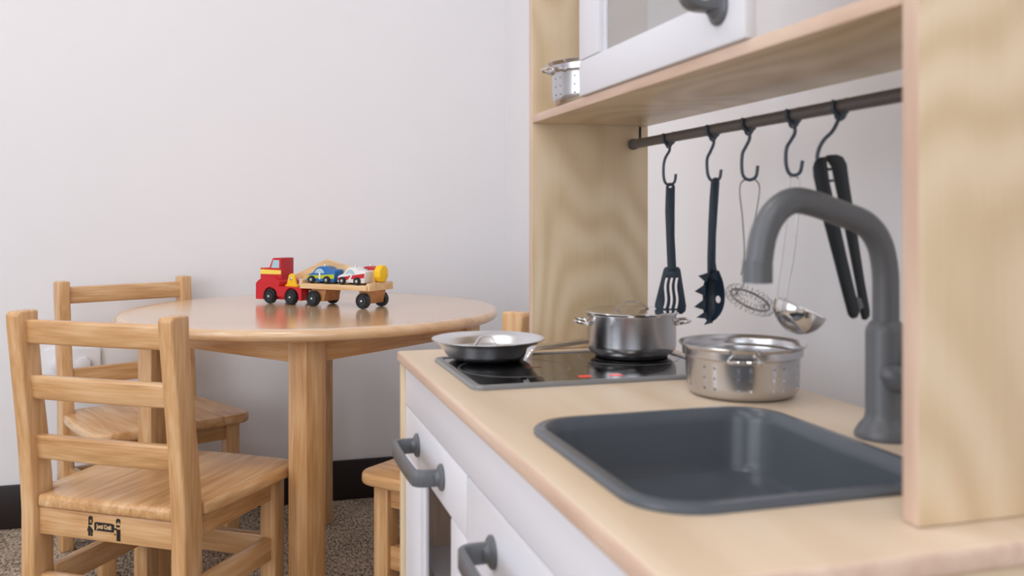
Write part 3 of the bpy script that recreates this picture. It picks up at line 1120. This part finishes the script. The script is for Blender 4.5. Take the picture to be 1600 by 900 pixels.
t2 = B()
F_ = [[t2.verts.new(bowl_pt(v, ul, ur, i / NC, 0)) for i in range(NC + 1)] for v, ul, ur in rows]
K_ = [[t2.verts.new(bowl_pt(v, ul + .6, ur - .6, i / NC, .0018)) for i in range(NC + 1)] for v, ul, ur in rows]
for q in range(len(rows) - 1):
    for i in range(NC):
        t2.faces.new((F_[q][i], F_[q][i + 1], F_[q + 1][i + 1], F_[q + 1][i]))
        t2.faces.new((K_[q][i], K_[q + 1][i], K_[q + 1][i + 1], K_[q][i + 1]))
    t2.faces.new((F_[q][0], F_[q + 1][0], K_[q + 1][0], K_[q][0]))
    t2.faces.new((F_[q][NC], K_[q][NC], K_[q + 1][NC], F_[q + 1][NC]))
for i in range(NC):
    t2.faces.new((F_[0][i], K_[0][i], K_[0][i + 1], F_[0][i + 1]))
    t2.faces.new((F_[-1][i], F_[-1][i + 1], K_[-1][i + 1], K_[-1][i]))
join(b, t2)
for (vt, ut, va, vb, ua, ub) in ((430, 1087.5, 424, 441, 1108, 1101), (454, 1082, 443, 462, 1100, 1100), (478, 1081, 465, 484, 1100, 1100), (494.5, 1084.5, 485, 497, 1101, 1104), (506, 1096, 495, 503, 1106, 1112)):
    t2 = B()
    A0, A1, A2 = L(ua, va, -.0072), L(ub, vb, -.0072), L(ut, vt, -.0105)
    B0, B1, B2 = L(ua, va, -.0052), L(ub, vb, -.0052), L(ut + .8, vt, -.0094)
    V_ = [t2.verts.new(p) for p in (A0, A1, A2, B0, B1, B2)]
    for fc in ((0, 1, 2), (3, 5, 4), (0, 3, 4, 1), (1, 4, 5, 2), (2, 5, 3, 0)):
        t2.faces.new([V_[i] for i in fc])
    join(b, t2)
hd_ = obj('server_head', b, M['dark'], t, ang=50)
cb = B(); lathe(cb, [(0, -.03), (.0020, -.03), (.0020, .03), (0, .03)], 0, 0, 0, 16, mat=Matrix.Translation(L(1122.5, 468)) @ Matrix.Rotation(PI / 2, 4, 'X') @ Matrix.Diagonal((1, 1.9, 1, 1))); cut(hd_, cb)

# coiled whisk
d = HD[2]
t, L, k = hang_frame('spiral_whisk', 'thin wire whisk with a flat coiled head hanging by the tap', 'whisk', 1171, 281, d)
b = B()
tube(b, [L(1158, 430), L(1163, 395), L(1160, 340), L(1156, 305), L(1157, 288), L(1164, 281), L(1172, 279.5), L(1180, 281), L(1186, 289), L(1186, 305), L(1181, 335), L(1174, 372), L(1168, 400), L(1163, 430), L(1161, 447), L(1152, 456)], .00075, 8, 5)
obj('handle', b, M['wire'], t, 'looped thin wire handle')
c0 = Vector(L(1172, 468.5, .0))
ax = Vector((.0180, .001, -.0052)); ay = Vector((-.001, .0150, .0078))
b = B()
tube(b, [c0 + ax * math.cos(a) + ay * math.sin(a) for a in [2 * PI * i / 40 for i in range(40)]], .0010, 8, closed=True)
obj('wire_ring', b, M['wire'], t)
b = B()
hp = []
for i in range(26 * 12):
    a = 2 * PI * i / (26 * 12)
    ph = 2 * PI * i / 12
    cen = c0 + ax * math.cos(a) + ay * math.sin(a)
    rad = (ax * math.cos(a) + ay * math.sin(a)).normalized()
    up_ = ax.cross(ay).normalized()
    hp.append(cen + rad * (.0052 * math.cos(ph)) + up_ * (.0052 * math.sin(ph)))
tube(b, hp, .00024, 6, closed=True)
obj('coil', b, M['wire'], t, 'fine coiled spring wire')

# ladle
d = HD[3]
t, L, k = hang_frame('ladle', 'polished steel ladle on a long wire handle, hanging beside the tongs', 'ladle', 1240, 274, d)
b = B()
tube(b, [L(1214, 468), L(1216, 440), L(1222, 400), L(1230, 330), L(1233, 290), L(1235, 278), L(1241, 273), L(1247, 278), L(1248, 292), L(1247, 330), L(1240, 400), L(1232, 440), L(1228, 470)], .0011, 8, 5)
obj('handle', b, M['polish'], t)
b = B()
rb = .0232
pr = []
for i in range(13):
    a = R(90 * i / 12)
    pr.append((rb * math.sin(a), -rb * .98 * math.cos(a)))
pr += [(rb * 1.03, .0004), (rb * 1.0, .0010)]
for i in range(12, -1, -1):
    a = R(90 * i / 12)
    pr.append(((rb - .0010) * math.sin(a), -(rb * .98 - .0010) * math.cos(a)))
lathe(b, pr, n=56, mat=Matrix.Translation(L(1252, 482, .002)) @ Matrix.Rotation(R(24), 4, 'Y') @ Matrix.Rotation(R(4), 4, 'X'))
obj('bowl', b, M['polish'], t)

# tongs
d = HD[4]
t, L, k = hang_frame('tongs', 'black plastic tongs hanging from the hook nearest the tap', 'tongs', 1288, 262, d)
b = B()
prism(b, [L(u, v)[::2] for u, v in [(1270, 276), (1269, 262), (1272, 252), (1280, 246), (1289, 245), (1291, 248), (1292, 262), (1295, 283), (1302, 315), (1311, 350), (1322, 400), (1333, 447), (1341, 480), (1342, 488), (1338, 496), (1330, 498), (1324, 492), (1316, 462), (1300, 400), (1284, 340)]], 'y', -.0026, -.0001, .0010, 2)
obj('arm', b, M['black'], t)
b = B()
prism(b, [L(u, v)[::2] for u, v in [(1284, 248), (1294, 242), (1308, 241), (1318, 245), (1324, 256), (1327, 280), (1334, 325), (1342, 375), (1352, 440), (1360, 484), (1360, 494), (1355, 500), (1348, 500), (1345, 490), (1339, 450), (1329, 400), (1319, 350), (1311, 315), (1304, 283), (1300, 262), (1294, 252)]], 'y', .0000, .0025, .0010, 2)
obj('arm', b, M['black'], t)
b = B()
prism(b, [L(u, v)[::2] for u, v in [(1333, 462), (1345, 466), (1349, 480), (1340, 486)]], 'y', -.002, .002, .0006, 1)
obj('spring_clip', b, M['grey'], t)
for vv_ in (263, 281):
    b = B()
    prism(b, [L(u, v)[::2] for u, v in [(1291, vv_), (1301, vv_ - 1), (1302, vv_ + 3), (1292, vv_ + 4)]], 'y', -.002, .002, .0004, 1)
    obj('hinge', b, M['black'], t)

# ---------------------------------------------------------------- toy car carrier
p1 = at(420, 474.5, (CZ - TZ) * 1420 / 136.5)
p4 = at(565, 483.2, (CZ - TZ) * 1420 / 145.2)
yaw = math.atan2(p4.y - p1.y, p4.x - p1.x)
tr = thing('toy_truck', 'red wooden toy truck with a car carrier trailer, on the round table', 'toy truck', (p1.x, p1.y, TZ + .0002), yaw)


def wheel(parent, s, t0, t1, r, z=None, hub=True, name='wheel', tire=M['tyre']):
    z = r if z is None else z
    b = B()
    w_ = t1 - t0
    lathe(b, [(0, 0), (r * .62, 0), (r * .66, -w_ * .12), (r * .72, -w_ * .12), (r * .76, w_ * .04), (r * .84, w_ * .04), (r * .90, -w_ * .10), (r, w_ * .15), (r, w_ * .85), (r * .93, w_), (0, w_)], 0, 0, 0, 36,
          mat=Matrix.Translation((s, t0, z)) @ Matrix.Rotation(-PI / 2, 4, 'X'))
    wo = obj(name, b, tire, parent)
    b = B()
    rr = r * (.17 if name == 'wheel' and r > .01 else .42)
    lathe(b, [(rr, -w_ * .04), (rr * .8, -w_ * .22), (0, -w_ * .28)], 0, 0, 0, 16, mat=Matrix.Translation((s, t0, z)) @ Matrix.Rotation(-PI / 2, 4, 'X'))
    if hub:
        obj('hub', b, M['metaldot'], wo)
    return wo


Wr = .0155
for s in (0, .0575, .1155, .2405):
    wheel(tr, s, 0, .010, Wr)
    b0 = wheel(tr, s, .060, .070, Wr, hub=False)
# chassis with wheel arches
b = B()
pts = [(-.040, .010), (-.040, .040), (-.036, .044), (.079, .044 - .008), (.084, .036), (.084, .011), (.074, .009)]
arch = []
for s in (.0575, 0):
    for i in range(9):
        a = R(180 * i / 8)
        arch.append((s + .0185 * math.cos(a), .0165 + .0180 * math.sin(a)))
ptsL = [(-.040, .008), (-.040, .040), (-.037, .044), (.0, .044), (.030, .036), (.084, .036), (.084, .009), (.0775, .009)] + [(.076, .012)]
low = [(.0385, .0095), (.0190, .0095)]
poly = [(-.040, .008), (-.040, .041), (-.036, .045), (.0, .045), (.026, .036), (.084, .036), (.084, .009), (.0767, .009)]
poly += [(.0575 + .0190 * math.cos(R(20 * i)), .0155 + .0190 * math.sin(R(20 * i))) for i in range(0, 10)]
poly += [(.0190 * math.cos(R(20 * i)), .0155 + .0190 * math.sin(R(20 * i))) for i in range(0, 10)]
poly += [(-.0192, .008)]
prism(b, poly, 'y', .004, .0115)
prism(b, poly, 'y', .0585, .066)
prism(b, [(-.040, .008), (-.040, .041), (-.036, .045), (.0, .045), (.026, .036), (.084, .036), (.084, .009)], 'y', .0115, .0585)
obj('chassis', b, M['red'], tr)
# rounded fenders over the front wheels
b = B()
fen = [(-.040, .040)] + [(-.005 + .033 * math.cos(R(180 - 12 * i)) , .040 + .0145 * math.sin(R(180 - 12 * i))) for i in range(0, 14)] + [(.0235, .036), (-.02, .036)]
prism(b, fen, 'y', .0045, .0655, .001, 1)
obj('fender', b, M['red'], tr)
b = B()
prism(b, [(-.036, .036), (-.036, .0715), (-.034, .073), (-.0125, .0735), (-.0035, .0935), (-.002, .0945), (.0195, .0945), (.0205, .0935), (.0205, .036)], 'y', .0150, .0530, .001, 1)
cab = obj('cab', b, M['redd'], tr)
b = B()
prism(b, [(-.0365, .060), (-.0365, .0700), (.0200, .0690), (.0200, .0610)], 'y', .0146, .0150)
prism(b, [(-.0365, .060), (-.0365, .0700), (-.036, .0700), (-.036, .060)], 'y', .0146, .0534)
obj('stripe', b, M['lemon'], cab, 'yellow stripe along the hood')
b = B(); prism(b, [(-.0370, .0735 - .0005), (-.0365, .0350), (.0200, .0350), (.0200, .0940), (-.0028, .0940), (-.0120, .0735)], 'y', .01465, .0150)
sidef = obj('cab_side', b, M['red'], cab, 'brighter red cab side')
b = B()
prism(b, [(-.0365, .0600), (-.0365, .0698), (.0185, .0683), (.0185, .0606)], 'y', .0142, .0147)
obj('stripe', b, M['lemon'], cab, 'yellow stripe along the hood')
b = B(); prism(b, [(-.0070, .0738), (-.0010, .0905), (.0155, .0900), (.0150, .0738)], 'y', .0142, .0147)
obj('cab_window', b, M['sky'], cab, 'pale blue painted window')
# hitch bracket
b = B()
prism(b, [(.030, .036), (.030, .039), (.0345, .041), (.0385, .0555)] + [(.0470 + .0085 * math.cos(R(180 - 20 * i)), .0555 + .0075 * math.sin(R(180 - 20 * i))) for i in range(1, 9)] + [(.0555, .0555), (.0590, .041), (.0625, .039), (.0625, .036)], 'y', .016, .021, .0006, 1)
prism(b, [(.030, .036), (.030, .039), (.0625, .039), (.0625, .036)], 'y', .0211, .046, .0006, 1)
hitch = obj('hitch_bracket', b, M['yellow'], tr)
b = B(); lathe(b, [(.0036, 0), (.0036, -.0012), (.0024, -.0022), (0, -.0024)], 0, 0, 0, 16, mat=Matrix.Translation((.0460, .016, .0530)) @ Matrix.Rotation(-PI / 2, 4, 'X'))
obj('hitch_pin', b, M['metaldot'], hitch)
b = B(); prism(b, [(.085, .004), (.090, .004), (.096, .026), (.089, .030)], 'y', .022, .050); obj('coupling', b, M['paintw'], tr, 'pale grey coupling block')
# trailer
b = B()
box(b, .0700 + .0135, .2560, .000, .078, .0350, .0455, .0008)
box(b, .0835, .0900, .000, .078, .0455, .0530, .0008)
box(b, .2515, .2600, .000, .078, .0350, .0505, .0008)
obj('trailer_bed', b, wood('toy', 'x'), tr)
for (s0, s1, sl) in ((.1050, .1430, .002), (.2250, .2560, .002)):
    b = B(); prism(b, [(s0, .0349), (s1, .0349), (s1 - .006, .0095), (s0 + .005, .0095)], 'y', .0110, .0590, .0005, 1)
    obj('axle_block', b, wood('toydark', 'x'), tr)
b = B()
prism(b, [(.0330, .0530), (.0350, .0590), (.118, .0930), (.122, .0930), (.236, .0680), (.236, .0456), (.0905, .0456), (.0905, .0535), (.06, .0500)], 'y', .0390, .0440, .0006, 1)
ramp = obj('ramp_panel', b, wood('toy', 'x'), tr)
b = B(); box(b, .2360, .2500, .0300, .0480, .0456, .0740, .0012); obj('ramp_post', b, wood('toy', 'z'), tr)
b = B()
octp = [(.0400 + .0158 * math.cos(R(22.5 + 45 * i)) * .98, .0680 + .0178 * math.sin(R(22.5 + 45 * i))) for i in range(8)]
prism(b, octp, 'x', .2502, .2660, .0028, 3)
obj('ramp_knob', b, M['yellow'], tr)


def toy_car(label, s0, t0, z0, length, kind, group='painted toy cars on the carrier'):
    base = Vector((math.cos(yaw), math.sin(yaw), 0)); side = Vector((-math.sin(yaw), math.cos(yaw), 0))
    w0 = Vector((p1.x, p1.y, TZ + .0002)) + base * s0 + side * t0 + Vector((0, 0, z0))
    car = thing('toy_car', label, 'toy car', w0, yaw, group)
    k = length / .073
    W_ = .028
    bodyp = [(0, .004), (.0, .0150), (.004, .0180), (.015, .0215), (.022, .0290), (.029, .0335), (.038, .0350), (.048, .0335), (.054, .0295), (.0565, .0280), (.070, .0290), (.073, .0265), (.0715, .0185), (.069, .004)]
    bodyp = [(a * k, c) for a, c in bodyp]
    main, band, num = {'blue': ('blue', 'lime', '1'), 'white': ('paintw', 'red', '2'), 'red': ('red', 'lemon', '3')}[kind]
    b = B(); prism(b, bodyp, 'y', .002, W_, .0015, 2)
    bo = obj('car_body', b, M[main], car)
    b = B()
    if kind == 'blue':
        bp_ = [(.001, .0105), (.001, .0160), (.030, .0170), (.0700, .0195), (.0695, .0105)]
    else:
        bp_ = [(.001, .0085), (.001, .0135), (.030, .0175), (.0705, .0235), (.0695, .0145), (.03, .0100)]
    prism(b, [(a * k, c) for a, c in bp_], 'y', .0016, .0020)
    obj('stripe', b, M[band], bo, None)
    b = B(); prism(b, [(a * k, c) for a, c in [(.0200, .0210), (.0250, .0275), (.0320, .0305), (.0385, .0300), (.0440, .0250), (.0455, .0212)]], 'y', .0016, .0020)
    obj('side_window', b, M['sky'], bo, 'pale blue painted window')
    tm = text_mesh(num, .0215, .0002, Matrix.Translation((.0340 * k, .0012, .0150)) @ Matrix.Rotation(PI / 2, 4, 'X') @ Matrix.Diagonal((1.15, .9, 1, 1)))
    if kind != 'red':
        obj('number', tm, M['paintw'], bo, 'white painted number %s' % num)
    else:
        tm.free()
    # screw heads on the roof where the driver peg sits
    b = B(); lathe(b, [(.0030, .0345), (.0030, .0365), (.0015, .0385), (0, .0388)], .037 * k, .015, 0, 20)
    obj('roof_peg', b, M['metaldot'], bo)
    for s in (.0150, .0530):
        wheel(car, s * k, -.0028, .0018, .0078)
        wheel(car, s * k, W_ + .0002, W_ + .0046, .0078)
    return car


toy_car('small blue toy car with a lime stripe and number 1, on the trailer', .0945, .0060, .0458, .0745, 'blue')
toy_car('small white toy car with a red band and number 2, on the trailer', .1740, .0060, .0458, .0700, 'white')
toy_car('small red toy car on the far side of the trailer, behind number 2', .1790, .0478, .0458, .0700, 'red')
